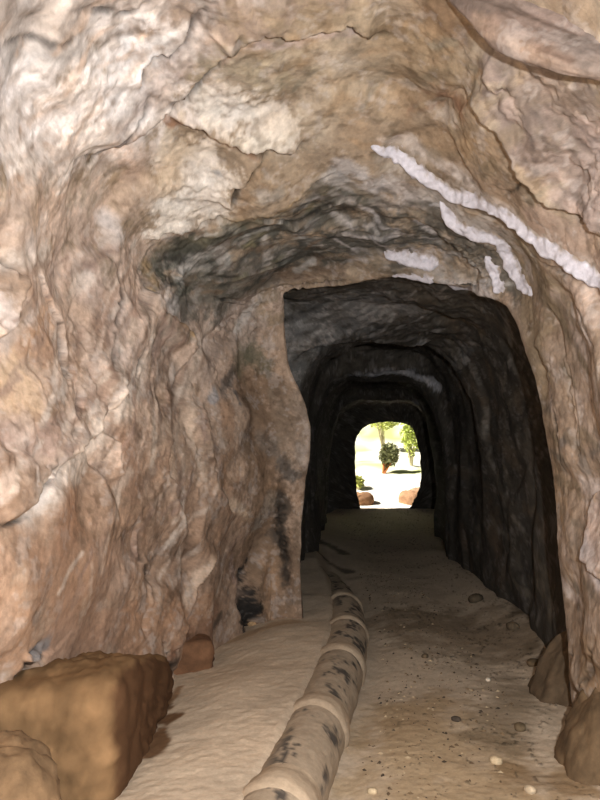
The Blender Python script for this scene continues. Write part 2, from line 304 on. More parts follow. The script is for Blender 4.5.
# colours: (line, half width px, colour, opacity, softness)
W1, W2 = (222, 212, 208), (214, 196, 180)
PAINT = [
    # left wall, upper
    ([(20, 30), (180, 40)], 90, (192, 180, 172), 1, .6), ([(-20, 110), (120, 110)], 80, (222, 212, 206), 1, .6),
    ([(30, 110), (110, 130)], 45, W1, .7, .7), ([(140, 30), (120, 70), (100, 110)], 22, (222, 216, 214), .8, .6),
    ([(60, 140), (100, 145)], 22, (230, 224, 222), .6, .6), ([(10, 165), (60, 180)], 18, (226, 216, 208), .6, .6),
    ([(0, 215), (40, 230)], 35, (206, 176, 145), .9, .6), ([(60, 190), (100, 215)], 35, (192, 172, 152), .8, .6),
    ([(0, 20), (60, 25)], 22, (150, 135, 122), .6, .7), ([(20, 65), (90, 50)], 12, (150, 146, 142), .5, .7), ([(80, 5), (200, 15)], 10, (146, 128, 114), .6, .7), ([(210, 20), (150, 90), (110, 145)], 14, (168, 150, 142), .7, .6),
    ([(215, 0), (200, 40), (178, 60)], 9, (150, 128, 118), .6, .6), ([(70, 75), (62, 95)], 8, (178, 140, 105), .5, .7), ([(70, 150), (78, 165)], 10, (165, 130, 105), .5, .7),
    # left wall, middle and low
    ([(60, 300), (200, 330)], 110, (190, 163, 142), 1, .5), ([(120, 280), (110, 400)], 40, (196, 171, 154), .8, .6),
    ([(0, 420), (120, 440)], 80, (194, 166, 144), 1, .5), ([(60, 560), (240, 560)], 110, (154, 121, 92), 1, .5),
    ([(0, 300), (8, 330)], 20, (214, 194, 182), .9, .5), ([(30, 350), (45, 320)], 22, (188, 142, 98), .9, .6), ([(0, 385), (25, 390)], 24, (214, 178, 135), .8, .6),
    ([(30, 300), (22, 280)], 8, (168, 125, 88), .6, .6), ([(70, 265), (110, 300)], 16, (192, 164, 146), .7, .7), ([(150, 320), (175, 370)], 18, (160, 138, 118), .8, .6),
    ([(113, 222), (120, 238)], 8, (204, 196, 194), .8, .8), ([(5, 265), (60, 250)], 8, (200, 186, 172), .7, .7), ([(50, 225), (30, 245)], 10, (206, 192, 182), .7, .7),
    ([(30, 510), (50, 480), (85, 445), (115, 410), (130, 385)], 15, (204, 188, 172), .9, .7), ([(35, 500), (70, 470)], 8, (218, 206, 196), .7, .7), ([(10, 440), (40, 450)], 20, (176, 146, 132), .6, .7), ([(60, 425), (78, 400)], 7, (160, 130, 122), .6, .7),
    ([(150, 410), (153, 470)], 4, (198, 182, 165), .8, .6), ([(190, 390), (193, 440), (205, 480)], 6, (196, 174, 152), .8, .6), ([(207, 330), (195, 400)], 8, (190, 168, 148), .7, .6), ([(235, 505), (250, 515)], 6, (196, 170, 140), .7, .6), ([(168, 420), (175, 480)], 5, (190, 160, 130), .7, .6),
    ([(120, 440), (135, 480)], 16, (158, 118, 86), .7, .6), ([(100, 465), (105, 480)], 6, (140, 120, 105), .7, .6), ([(50, 570), (100, 580)], 40, (160, 118, 82), .8, .6), ([(70, 510), (60, 530)], 20, (160, 116, 80), .7, .6),
    ([(90, 525), (125, 520), (160, 550)], 6, (186, 148, 116), .6, .7), ([(100, 560), (130, 570)], 22, (176, 138, 108), .7, .7), ([(145, 515), (150, 545)], 5, (125, 92, 62), .6, .7),
    ([(10, 600), (20, 650)], 24, (186, 140, 98), .8, .6), ([(0, 540), (5, 640)], 12, (184, 146, 114), .8, .7), ([(60, 640), (120, 640)], 26, (164, 124, 92), .9, .6), ([(30, 655), (45, 645)], 7, (120, 116, 116), .9, .6), ([(15, 680), (22, 670)], 5, (90, 80, 72), .8, .6),
    ([(130, 640), (200, 620)], 26, (160, 116, 76), .8, .6), ([(185, 600), (205, 560)], 6, (200, 170, 140), .7, .7), ([(218, 590), (230, 552)], 6, (196, 172, 148), .8, .6), ([(190, 640), (215, 610)], 10, (128, 84, 52), .6, .6), ([(212, 630), (222, 615)], 4, (80, 66, 54), .8, .6), ([(175, 645), (165, 665)], 9, (142, 92, 54), .7, .6),
    ([(160, 668), (178, 662)], 5, (84, 66, 52), .8, .6),
    # end of the left wall beside the inner tunnel
    ([(255, 390), (265, 470), (265, 560), (270, 620)], 34, (132, 103, 74), 1, .6), ([(222, 410), (225, 480)], 12, (158, 118, 80), .8, .6), ([(230, 370), (218, 392)], 7, (92, 86, 82), .8, .6), ([(212, 395), (210, 402)], 5, (150, 150, 155), .9, .6), ([(232, 395), (234, 405)], 5, (96, 92, 92), .8, .6), ([(245, 345), (240, 360)], 14, (110, 100, 72), .8, .6), ([(265, 365), (255, 355)], 10, (98, 96, 72), .7, .6),
    ([(283, 400), (285, 460)], 12, (138, 116, 92), .7, .7), ([(284, 465), (290, 475)], 9, (92, 86, 80), .8, .6), ([(262, 440), (275, 450)], 8, (116, 106, 96), .6, .7), ([(300, 400), (303, 430), (297, 460)], 8, (138, 118, 98), .8, .6), ([(284, 500), (282, 540), (285, 580)], 7, (78, 68, 58), .9, .6), ([(297, 520), (298, 600)], 7, (120, 96, 72), .8, .6), ([(272, 500), (262, 525)], 8, (136, 122, 106), .7, .6),
    ([(270, 560), (262, 610)], 10, (166, 128, 88), .8, .6), ([(247, 580), (243, 598), (246, 615)], 12, (44, 40, 37), 1, .3), ([(248, 615), (252, 634)], 6, (40, 36, 33), 1, .4),  # last two strokes paint the darkness inside the niche
    # crown over the arch
    ([(220, 30), (330, 10)], 45, (146, 124, 106), 1, .6), ([(290, 60), (420, 60)], 60, (152, 130, 98), 1, .6), ([(340, 60), (330, 62)], 22, (178, 164, 146), .7, .7), ([(220, 60), (290, 72)], 22, (166, 150, 118), .8, .7), ([(230, 100), (280, 125)], 24, (206, 192, 174), 1, .25), ([(205, 95), (240, 105)], 14, (208, 202, 192), .8, .6), ([(240, 130), (285, 135)], 9, (214, 206, 190), .8, .6),
    ([(190, 165), (205, 200)], 40, (206, 192, 174), 1, .22), ([(170, 200), (165, 220)], 26, (222, 214, 202), .9, .4), ([(195, 175), (215, 200)], 18, (214, 206, 196), .7, .6), ([(185, 130), (165, 180)], 14, (196, 172, 138), .7, .6), ([(165, 117), (225, 135), (262, 143)], 4, (150, 104, 66), .9, .5), ([(135, 200), (140, 180)], 16, (188, 160, 132), .7, .6), ([(140, 150), (135, 175)], 12, (184, 154, 132), .7, .6),
    ([(266, 150), (250, 175), (240, 205)], 10, (164, 134, 96), .9, .6), ([(290, 150), (270, 185)], 20, (166, 144, 114), .9, .6), ([(262, 185), (275, 180)], 8, (150, 144, 134), .7, .6), ([(230, 215), (280, 200), (320, 175)], 7, (156, 130, 84), .8, .6), ([(219, 168), (216, 166)], 4, (150, 150, 150), .8, .5),
    ([(235, 40), (300, 38), (350, 30)], 6, (178, 156, 150), .7, .6), ([(262, 22), (275, 30)], 8, (120, 92, 74), .7, .7), ([(230, 46), (222, 60)], 5, (160, 132, 110), .7, .6),
    ([(440, 10), (450, 30)], 22, (110, 82, 50), .8, .7), ([(400, 115), (430, 105), (450, 110)], 12, (132, 92, 58), .9, .7), ([(370, 80), (385, 68)], 9, (128, 110, 84), .7, .7), ([(415, 50), (440, 70)], 26, (150, 122, 82), .8, .7), ([(420, 150), (480, 160)], 26, (158, 130, 94), .9, .7), ([(480, 60), (470, 100)], 12, (128, 116, 92), .7, .7), ([(340, 100), (390, 100)], 24, (168, 142, 106), .8, .7), ([(310, 110), (320, 120)], 18, (184, 164, 136), .8, .7),
    ([(450, 170), (530, 200)], 16, (162, 134, 104), .8, .7), ([(455, 160), (470, 145)], 8, (168, 134, 86), .6, .7),
    # dark band of flaky rock on the brow
    ([(165, 262), (200, 250), (250, 238), (300, 225), (345, 205)], 25, (88, 87, 78), 1, .5), ([(320, 190), (330, 180)], 14, (82, 76, 58), .9, .6), ([(180, 300), (220, 300), (260, 280)], 24, (100, 95, 84), .9, .5), ([(290, 262), (350, 250), (420, 240)], 26, (88, 86, 79), 1, .5), ([(430, 215), (480, 250), (510, 275)], 26, (100, 93, 82), 1, .5),
    ([(190, 272), (260, 265), (330, 252)], 28, (84, 83, 76), .9, .6), ([(225, 290), (190, 285)], 16, (98, 92, 80), .8, .6), ([(350, 240), (410, 235), (470, 255)], 18, (84, 82, 76), .8, .6), ([(320, 200), (350, 225), (400, 235)], 14, (84, 80, 72), .8, .7),
    ([(160, 255), (200, 240), (240, 222), (280, 210)], 8, (104, 100, 74), .7, .8), ([(160, 275), (185, 285), (215, 275)], 10, (72, 72, 58), .8, .6), ([(230, 245), (260, 235)], 12, (78, 76, 68), .7, .6), ([(200, 258), (225, 240)], 7, (152, 148, 138), .6, .7), ([(310, 220), (300, 235)], 8, (134, 130, 128), .6, .7), ([(265, 240), (268, 262)], 4, (168, 162, 156), .7, .6),
    ([(165, 290), (172, 310)], 7, (190, 182, 176), .8, .6), ([(240, 302), (260, 322), (235, 340)], 12, (160, 140, 124), .9, .6), ([(245, 310), (225, 340), (205, 362)], 11, (166, 142, 124), .9, .6), ([(262, 300), (240, 330)], 5, (188, 178, 168), .7, .6), ([(290, 275), (330, 268)], 12, (120, 96, 72), .7, .7), ([(340, 262), (370, 255)], 8, (104, 94, 80), .7, .7), ([(165, 320), (180, 335)], 7, (146, 128, 104), .8, .6), ([(152, 290), (168, 318), (190, 342)], 3, (188, 152, 96), .8, .5), ([(150, 265), (156, 285)], 6, (150, 122, 74), .8, .6),
    ([(345, 160), (360, 170)], 10, (190, 186, 188), .7, .7), ([(330, 175), (350, 185)], 9, (176, 172, 170), .7, .7), ([(305, 205), (320, 200)], 7, (170, 166, 166), .6, .7), ([(370, 180), (410, 195), (440, 198)], 13, (186, 180, 180), .7, .7), ([(380, 205), (420, 208)], 8, (172, 164, 160), .6, .7), ([(390, 165), (420, 180)], 8, (160, 144, 118), .8, .6), ([(345, 215), (400, 222)], 7, (72, 66, 58), .7, .7), ([(450, 225), (480, 245)], 6, (84, 74, 60), .7, .7), ([(405, 255), (430, 262)], 12, (188, 186, 194), .7, .7), ([(440, 285), (490, 294)], 6, (186, 182, 186), .7, .7), ([(420, 275), (470, 280)], 10, (158, 148, 138), .8, .7), ([(370, 265), (395, 275)], 7, (112, 98, 76), .8, .7),
    ([(400, 160), (440, 185), (500, 215), (560, 258)], 7, (96, 84, 66), .5, .7), ([(505, 245), (520, 280)], 14, (126, 112, 84), .8, .7),
    ([(385, 140), (420, 160), (470, 188), (520, 212), (570, 248), (600, 268)], 7, (186, 172, 162), .7, .7), ([(445, 195), (470, 222), (505, 232), (530, 275)], 13, (172, 164, 158), .7, .7), ([(390, 160), (440, 200)], 14, (150, 140, 128), .6, .7),
    # right wall
    ([(540, 100), (600, 160)], 60, (136, 118, 104), 1, .5), ([(520, 110), (580, 170)], 18, (158, 136, 118), .7, .7), ([(590, 140), (600, 200)], 18, (176, 152, 142), .7, .7), ([(500, 90), (540, 140)], 10, (136, 116, 98), .6, .7), ([(540, 110), (575, 150)], 8, (126, 110, 100), .6, .7),
    ([(540, 215), (600, 260)], 16, (168, 140, 118), .9, .6), ([(540, 270), (560, 300)], 30, (140, 120, 90), 1, .6), ([(525, 300), (540, 380)], 18, (138, 116, 84), .9, .6), ([(540, 340), (545, 420)], 14, (150, 126, 92), .9, .6), ([(590, 300), (580, 350), (600, 420)], 28, (172, 148, 130), .95, .6), ([(560, 300), (575, 340)], 10, (178, 154, 136), .7, .6),
    ([(550, 440), (560, 520)], 18, (154, 124, 88), .95, .6), ([(590, 440), (598, 480)], 18, (168, 142, 118), .9, .6), ([(585, 510), (600, 560)], 22, (184, 158, 144), .9, .6), ([(590, 545), (600, 580)], 8, (206, 194, 194), .6, .7), ([(570, 560), (580, 600)], 12, (170, 140, 108), .8, .6), ([(545, 420), (552, 400)], 6, (90, 86, 80), .7, .6), ([(562, 445), (566, 440)], 5, (96, 92, 88), .7, .6), ([(556, 480), (560, 490)], 5, (94, 86, 74), .6, .7), ([(585, 455), (600, 440)], 6, (110, 102, 96), .6, .7),
    ([(590, 640), (600, 760)], 34, (152, 120, 82), 1, .5), ([(580, 620), (600, 625)], 10, (176, 156, 140), .7, .6), ([(575, 760), (600, 790)], 14, (116, 104, 88), .7, .6),
]
INNER = [   # the same, inside the tunnel
    ([(300, 340), (340, 315), (390, 300)], 30, (104, 101, 98), 1, .6), ([(430, 300), (500, 330)], 22, (74, 66, 53), .9, .6), ([(455, 318), (475, 325)], 9, (96, 78, 46), .6, .7), ([(390, 342), (425, 340)], 6, (150, 148, 146), .9, .5), ([(355, 376), (400, 373), (437, 385)], 6, (146, 144, 148), .9, .5), ([(370, 402), (425, 403)], 4, (120, 118, 118), .7, .5), ([(330, 345), (300, 375)], 14, (90, 88, 84), .7, .6), ([(470, 340), (450, 400)], 7, (110, 108, 106), .7, .7),  # pale grey strokes along the roof lips paint in their lit faces
    ([(510, 350), (530, 480)], 24, (86, 77, 64), .8, .6), ([(490, 520), (500, 570)], 18, (86, 70, 52), .8, .6), ([(465, 530), (470, 560)], 10, (92, 74, 56), .8, .6), ([(540, 560), (550, 600)], 14, (84, 75, 60), .8, .6),
]
def flakes(n, box, along, spread, length, width, tints, seed):
    """many small slivers of differently coloured rock lying along the bedding"""
    r = np.random.default_rng(seed); res = []
    for k in range(n):
        t, q = r.random(), r.random(); a, b, c_, d_ = [np.array(v, float) for v in box]
        p = (a * (1 - t) + b * t) * (1 - q) + (d_ * (1 - t) + c_ * t) * q
        an = math.radians(along + r.normal() * spread); L = length * (.5 + r.random()); v = np.array([math.cos(an), -math.sin(an)]) * L / 2
        m = p + r.normal(size=2) * L * .08
        res.append(([tuple(p - v), tuple(m), tuple(p + v)], width * (.4 + .9 * r.random()), tints[int(r.integers(len(tints)))], .45 + .35 * r.random(), .7))
    return res
INNER += flakes(60, [(285, 300), (430, 290), (440, 330), (295, 355)], 16, 6, 30, 2.5, [(140, 137, 134), (70, 68, 66), (124, 120, 116), (84, 80, 74)], 11)
INNER += flakes(90, [(445, 330), (520, 320), (550, 600), (470, 560)], -80, 25, 26, 5, [(100, 90, 74), (56, 50, 43), (90, 76, 58), (70, 64, 56), (112, 104, 92)], 12)
PAINT += flakes(90, [(155, 250), (340, 190), (340, 265), (160, 300)], 22, 18, 16, 4, [(150, 147, 140), (62, 62, 54), (70, 70, 62), (128, 122, 110), (104, 98, 66), (112, 90, 66), (170, 166, 160)], 1)
PAINT += flakes(60, [(330, 185), (440, 200), (510, 285), (330, 270)], -18, 20, 20, 4, [(150, 145, 140), (70, 66, 58), (84, 78, 66), (126, 112, 90), (176, 172, 174)], 2)
PAINT += flakes(90, [(100, 250), (190, 350), (250, 600), (60, 600)], 76, 12, 38, 4.5, [(188, 164, 142), (128, 98, 74), (196, 178, 160), (146, 116, 94), (150, 120, 104)], 3)
PAINT += flakes(60, [(0, 250), (130, 250), (110, 420), (0, 500)], 62, 14, 34, 5, [(196, 172, 154), (150, 122, 106), (206, 190, 176), (166, 134, 112)], 4)
PAINT += flakes(80, [(0, 0), (230, 0), (100, 170), (0, 220)], 38, 12, 38, 4, [(240, 234, 230), (170, 152, 140), (232, 222, 214), (188, 172, 160), (200, 170, 145)], 5)
PAINT += flakes(50, [(480, 70), (600, 100), (600, 230), (530, 140)], -55, 10, 34, 5, [(164, 140, 126), (116, 98, 88), (172, 148, 132), (130, 110, 98)], 6)
PAINT += flakes(60, [(530, 290), (600, 250), (600, 640), (560, 600)], -68, 16, 26, 5, [(180, 156, 138), (112, 98, 80), (170, 140, 106), (190, 172, 162), (128, 108, 78)], 7)
PAINT += flakes(60, [(210, 20), (470, 20), (560, 200), (330, 140)], 12, 25, 24, 5, [(172, 152, 124), (124, 104, 74), (158, 128, 88), (132, 120, 96)], 8)
FLAT = [([(60, 560), (110, 600)], 45), ([(90, 640), (60, 600)], 40)]   # smoothed with mud

D_UL = onto(195, 60) - onto(80, 190); D_L = onto(150, 380) - onto(118, 560); D_R = onto(585, 260) - onto(480, 90); D_B = onto(340, 205) - onto(190, 265); D_C = onto(395, 300) - onto(295, 350); D_A = onto(560, 255) - onto(420, 175)

def weight(p, line, r):
    pts = world_line(line); R = r * np.linalg.norm(pts - CAM, axis=1).mean() / FPX
    d, *_ = seg_dist(p, pts); return np.exp(-(d / R) ** 2)

def rock_shape(p, n, amp):
    """how far the rock stands off the survey at p, along n"""
    wp = p + 0.10 * np.stack([fbm(p, 1.7, 2, s) for s in (1, 2, 3)], 1)
    e1, f1, _ = worley(wp * [1, 1, .75], 1.7, 5); e2, f2, _ = worley(wp * [1, 1, .8], 4.6, 9); e3, f3, _ = worley(wp, 12.0, 13)
    d = 0.06 * fbm(p, 1.0, 3, 21) + 0.075 * f1 - 0.001 * np.exp(-(e1 / .05) ** 2) + 0.010 * f2 * sstep(fbm(p, 1.3, 2, 25), -.3, .4) + 0.004 * f3
    d += 0.0035 * fbm(p, 7.0, 4, 31, .55) + 0.0025 * fbm(p, 24.0, 2, 35, .6)
    return d * amp, (e1, e2, e3)

def rock_colour(p, base, streaks, edges, mott=1.0):
    mott = np.broadcast_to(mott, (len(p),))
    e1, e2, e3 = edges
    l = 0.15 * fbm(p, 2.2, 4, 51, .6) + 0.17 * fbm(p, 10.0, 5, 55, .75) + streaks
    l = l - 0.05 * np.exp(-(e2 / .03) ** 2) * sstep(fbm(p, 3.0, 2, 61), .0, .5) - 0.08 * np.exp(-(e3 / .05) ** 2) * sstep(fbm(p, 4.0, 2, 63), 0, .5)
    c = base * np.exp(l * mott)[:, None]
    h = fbm(p, 3.1, 3, 71, .6)                                           # rusty and grey drifts
    c *= 1 + np.clip(h, -1, 1)[:, None] * np.array([.035, -.005, -.05])
    wsp = sstep(fbm(p, 6.0, 4, 75, .7) + .5 * fbm(p, 30.0, 2, 79), .28, .75)[:, None] * .3 * mott[:, None]   # pale crystalline flecks
    c = c * (1 - wsp) + np.array([.62, .57, .54]) * np.minimum(1, 1.7 * np.sqrt(base.mean(1)))[:, None] * wsp
    dk = sstep(fbm(p, 5.0, 4, 85, .7) + .6 * fbm(p, 22.0, 2, 88), .38, .8)[:, None] * .5 * mott[:, None]
    return np.clip(c * (1 - dk * np.array([.55, .6, .65])), .01, .9)

def paint(p, c, items, wob):
    for line, r, col, op, soft in items:
        pts = world_line(line); R = r * np.linalg.norm(pts - CAM, axis=1).mean() / FPX
        i = near(p, pts, R * 2.2)
        if not len(i): continue
        d, *_ = seg_dist(p[i], pts)
        a = op * (1 - sstep(d / R + wob[i] * .75, 1 - soft, 1 + soft))
        c[i] = c[i] * (1 - a[:, None]) + lin(col) * a[:, None]
    return c

p0 = G.reshape(-1, 3); n0 = NRM.reshape(-1, 3); vv = np.repeat(vq, NU); uu = np.tile(uq, NV)
amp = np.full(len(p0), 1.0); amp *= np.where(vv < N_IN, .75, 1); amp *= 1 - .40 * np.exp(-((vv - N_IN) / .35) ** 2); amp *= np.where(vv < 1, .5, 1)
flat = np.zeros(len(p0))
for l, r in FLAT: flat = np.maximum(flat, weight(p0, l, r))
amp *= 1 - .45 * flat
disp, edges = rock_shape(p0, n0, amp)
ledge_shade = np.zeros(len(p0))  # shade just below proud ledges, later painted into the colour
for line, h, reach in LEDGES:
    pts = world_line(line); k = np.linalg.norm(pts - CAM, axis=1).mean() / FPX; L = reach * k
    i = near(p0, pts, L * 2.5); d, C, T, S = seg_dist(p0[i], pts)
    side = ((p0[i] - C) * np.cross(T, n0[i])).sum(1)
    side = side + .012 * fbm(p0[i], 20, 2, 91) + .035 * fbm(p0[i], 5, 3, 93)
    ends = sstep(S, 0, .12) * (1 - sstep(S, .88, 1)); lat = np.sqrt(np.maximum(d * d - side * side, 0))
    fall = np.exp(-np.abs(d) / L) * np.exp(-(lat / (.35 * L + .02)) ** 2)
    h *= 1.5; ledge_shade[i] = np.maximum(ledge_shade[i], ends * np.exp(-(d / (3.0 * k)) ** 2) * (side < .006) * (.5 + .5 * np.sign(h)))
    disp[i] += h * ends * fall * np.where(side > 0, sstep(side, -.004, max(.016, abs(h) * .5)), 0) - abs(h) * .35 * ends * np.exp(-(d / (3.2 * k)) ** 2) * (side < .004)
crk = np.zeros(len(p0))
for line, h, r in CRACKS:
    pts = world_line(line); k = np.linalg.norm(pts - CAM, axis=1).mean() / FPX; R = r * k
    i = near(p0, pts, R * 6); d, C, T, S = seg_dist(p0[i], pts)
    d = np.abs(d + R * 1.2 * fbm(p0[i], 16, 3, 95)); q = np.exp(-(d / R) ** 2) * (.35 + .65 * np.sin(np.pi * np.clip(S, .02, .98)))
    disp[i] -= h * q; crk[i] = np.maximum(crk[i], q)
for line, h, r in HOLES:
    pts = world_line(line); k = np.linalg.norm(pts - CAM, axis=1).mean() / FPX; R = r * k
    i = near(p0, pts, R * 3); d, *_ = seg_dist(p0[i], pts)
    disp[i] -= h * (1 - sstep(d + .02 * fbm(p0[i], 9, 3, 97), R * .3, R * 1.5))
disp += np.exp(-(vv / .5) ** 2) * (.09 * fbm(p0 * [1, .2, 1], 2.6, 3, 141) + .03 * fbm(p0 * [1, .3, 1], 9, 2, 143))
pos = p0 + n0 * disp[:, None]

# colour of the rock, with shade painted into cracks and under ledges
wob = fbm(p0, 5.0, 5, 101, .72)
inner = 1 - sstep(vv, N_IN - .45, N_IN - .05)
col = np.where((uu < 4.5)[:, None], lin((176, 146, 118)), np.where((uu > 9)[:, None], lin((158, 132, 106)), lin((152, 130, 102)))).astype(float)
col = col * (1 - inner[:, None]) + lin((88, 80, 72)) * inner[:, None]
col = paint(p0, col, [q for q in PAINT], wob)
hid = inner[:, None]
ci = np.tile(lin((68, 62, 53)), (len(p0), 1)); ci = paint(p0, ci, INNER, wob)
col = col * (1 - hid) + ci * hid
wUL = weight(p0, [(0, 30), (180, 60), (60, 160)], 95); wL = weight(p0, [(120, 300), (180, 400), (100, 500), (220, 560)], 110)
wR = weight(p0, [(540, 100), (590, 300), (590, 500)], 70); wB = weight(p0, [(170, 265), (320, 220), (480, 260)], 45); wC = inner * (uu > 4) * (uu < 9)
st = wUL * (.24 * streak(p0, D_UL, 2.0, 11, 4, 111) + .26 * streak(p0, D_UL, 6, 34, 4, 113)) + wL * (.22 * streak(p0, D_L, 2.2, 12, 4, 115) + .26 * streak(p0, D_L, 7, 34, 4, 116)) \
    + wR * (.22 * streak(p0, D_R, 2.0, 11, 4, 117) + .26 * streak(p0, D_R, 6, 34, 4, 118)) + wB * (.42 * streak(p0, D_B, 5, 16, 4, 119) + .42 * streak(p0, D_B, 12, 40, 4, 120)) + wC * .35 * streak(p0, D_C, 1.6, 14, 4, 121)
pos += n0 * ((.006 * wUL * streak(p0, D_UL, 1.2, 8, 3, 111) + .006 * wL * streak(p0, D_L, 1.2, 6.5, 3, 115) + .004 * wR * streak(p0, D_R, 1.3, 8, 3, 117) + .02 * wB * streak(p0, D_B, 4, 14, 3, 119) + .025 * wC * streak(p0, D_C, 1.2, 9, 3, 121)) * amp)[:, None]
lum = (col @ np.array([.3, .55, .15]))[:, None]; col = lum + (col - lum) * .68
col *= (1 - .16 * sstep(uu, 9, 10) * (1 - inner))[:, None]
col = rock_colour(p0, col, st, edges, 1.0 - .45 * flat)
col *= ((1 - .7 * crk) * (1 - .5 * ledge_shade))[:, None]  # darkens cracks and ledge feet: painted shade
pos = pos.reshape(NV, NU, 3); col = col.reshape(NV, NU, 3)
def cols(u0, u1): return int(np.searchsorted(uq, u0)), min(int(np.searchsorted(uq, u1)) + 1, NU)
def shell_piece(name, u0, u1):
    a, b = cols(u0, u1)
    v, c = pos[:, a:b].reshape(-1, 3), col[:, a:b].reshape(-1, 3)
    q = grid_quads(NV, b - a)
    if flipq: q = q[:, ::-1]
    return link(name, mesh_np(name, v, q, c), M_ROCK, None, kind='structure')
flipq = False
_n = np.cross(pos[300, 601] - pos[300, 600], pos[301, 600] - pos[300, 600]); flipq = (_n @ n0.reshape(NV, NU, 3)[300, 600]) < 0
wall_left = shell_piece('wall_left', 0, 4.6); ceiling = shell_piece('ceiling', 4.6, 9.2); wall_right = shell_piece('wall_right', 9.2, 13)
fine = BVHTree.FromPolygons(pos[::2, ::2].reshape(-1, 3).tolist(), grid_quads(*pos[::2, ::2].shape[:2]).tolist())
def on_rock(px, py):
    h = fine.ray_cast(Vector(CAM), ray(px, py)); return np.array(h[0]), np.array(h[1])

# ------------------------------------------------------------------ pipe axis (needed by the floor)
AX = np.array([(-.48, 1.25), (-.30, 2.25), (-.113, 3.25), (.071, 4.25), (.256, 5.39), (.365, 6.29), (.405, 7.29), (.40, 8.3), (.34, 9.4)])
PIPE_Z = .02
def ax_x(y): return pchip(AX[:, 1], AX[:, :1], np.atleast_1d(y))[:, 0]

# ------------------------------------------------------------------ floor
def floor_z(x, y):
    q = np.stack([x, y, np.zeros_like(x)], 1)
    z = .022 * fbm(q, .8, 3, 201) + .006 * fbm(q, 3.5, 3, 205) + .003 * fbm(q, 18, 3, 207)
    yy = np.clip(y, 1.25, 9.4); dx = x - ax_x(yy)
    m = sstep(y, 1.0, 3.0) * (1 - sstep(y, 9.5, 12))
    z += m * .18 * sstep(-dx, -.05, .15) * (1 - .6 * sstep(-dx, .4, 1.2)) - m * .035 * np.exp(-((dx - .22) / .14) ** 2) * (dx > 0)
    z += .10 * sstep(x, 1.45, 2.0) * (1 - sstep(y, 10, 13)) * (y > 3)
    z += .12 * sstep(y, 8, 13) * (1 - sstep(x, .3, 1.2)) * (1 - sstep(y, 16, 18)) - .05 * sstep(y, 12, 15) * (1 - sstep(y, 17.5, 19))
    return z - .02
ys = np.concatenate([np.linspace(-2.2, 2.8, 40, endpoint=False), 1 / np.linspace(1 / 2.8, 1 / 19.2, 560)])
xs = np.linspace(0, 1, 420)
FY = np.repeat(ys, len(xs)); wl = np.interp(ys, [-2.2, 1, 3, 5, 7, 12, 17, 19.2], [-2.4, -1.7, -1.4, -1.5, -1.2, -.2, .3, 1.0]); wr = np.interp(ys, [-2.2, 1, 3, 5, 7, 12, 17, 19.2], [2.5, 1.8, 1.8, 2.2, 2.5, 2.8, 3.4, 3.3])
FX = (wl[:, None] + (wr - wl)[:, None] * xs).ravel()
FZ = floor_z(FX, FY); fp = np.stack([FX, FY, FZ], 1)
fc = np.tile(lin((186, 170, 150)), (len(fp), 1)).astype(float)
def floor_line(px): return np.array([[q[0], q[1], 0] for q in [CAM + (at(x, y, 1) - CAM) * (1.6 / (1.6 - at(x, y, 1)[2])) for x, y in px]])
fw = fbm(fp * [1, 1, 0], 4, 4, 211, .6); f0 = fp * [1, 1, 0]
for line, r, c, op, soft in [
    ([(210, 700), (260, 660)], 60, (196, 178, 156), .9, .6), ([(170, 790), (240, 770)], 40, (198, 180, 158), .9, .6),
    ([(420, 720), (480, 790)], 70, (166, 146, 118), .9, .7), ([(390, 780), (420, 740)], 40, (172, 152, 124), .7, .7), ([(500, 640), (430, 620)], 60, (128, 112, 92), .8, .7), ([(440, 700), (400, 720)], 30, (150, 128, 100), .45, .8),
    ([(520, 690), (500, 730)], 30, (126, 112, 92), .7, .7), ([(560, 780), (520, 770)], 25, (134, 112, 84), .8, .6),
    ([(200, 655), (290, 640)], 10, (150, 122, 92), .6, .7), ([(500, 590), (545, 630)], 14, (86, 74, 60), .8, .6), ([(535, 650), (545, 660)], 8, (80, 66, 48), .6, .7), ([(150, 775), (160, 755), (172, 740)], 13, (104, 76, 52), .95, .3), ([(160, 712), (163, 725)], 8, (104, 76, 52), .9, .3), ([(180, 700), (168, 720)], 4, (138, 104, 72), .8, .6),
    ([(310, 545), (345, 555)], 5, (72, 64, 56), .8, .7), ([(320, 562), (350, 570)], 5, (76, 68, 60), .8, .7), ([(325, 580), (345, 583)], 4, (90, 82, 72), .7, .7)]:
    pts = floor_line(line); R = r * np.linalg.norm(pts - CAM, axis=1).mean() / FPX
    d, *_ = seg_dist(f0, pts); a = op * (1 - sstep(d / R + fw * .8, 1 - soft, 1 + soft)); fc = fc * (1 - a[:, None]) + lin(c) * a[:, None]
dbr = sstep(fbm(f0 * [1, .55, 1], 26, 3, 221, .6) + .5 * fbm(f0, 3, 2, 223), .5, .8) * sstep(FX - ax_x(np.clip(FY, 1.25, 9.4)), .25, .6)
fc *= np.exp(.06 * fbm(f0, 2, 4, 225, .6) + .09 * fbm(f0, 14, 4, 227, .6))[:, None] * (1 - .55 * dbr)[:, None]
fp[:, 2] += .006 * dbr
fme = mesh_np('floor', fp, grid_quads(len(ys), len(xs)), fc)
floor = link('floor', fme, M_SAND, None, kind='structure')

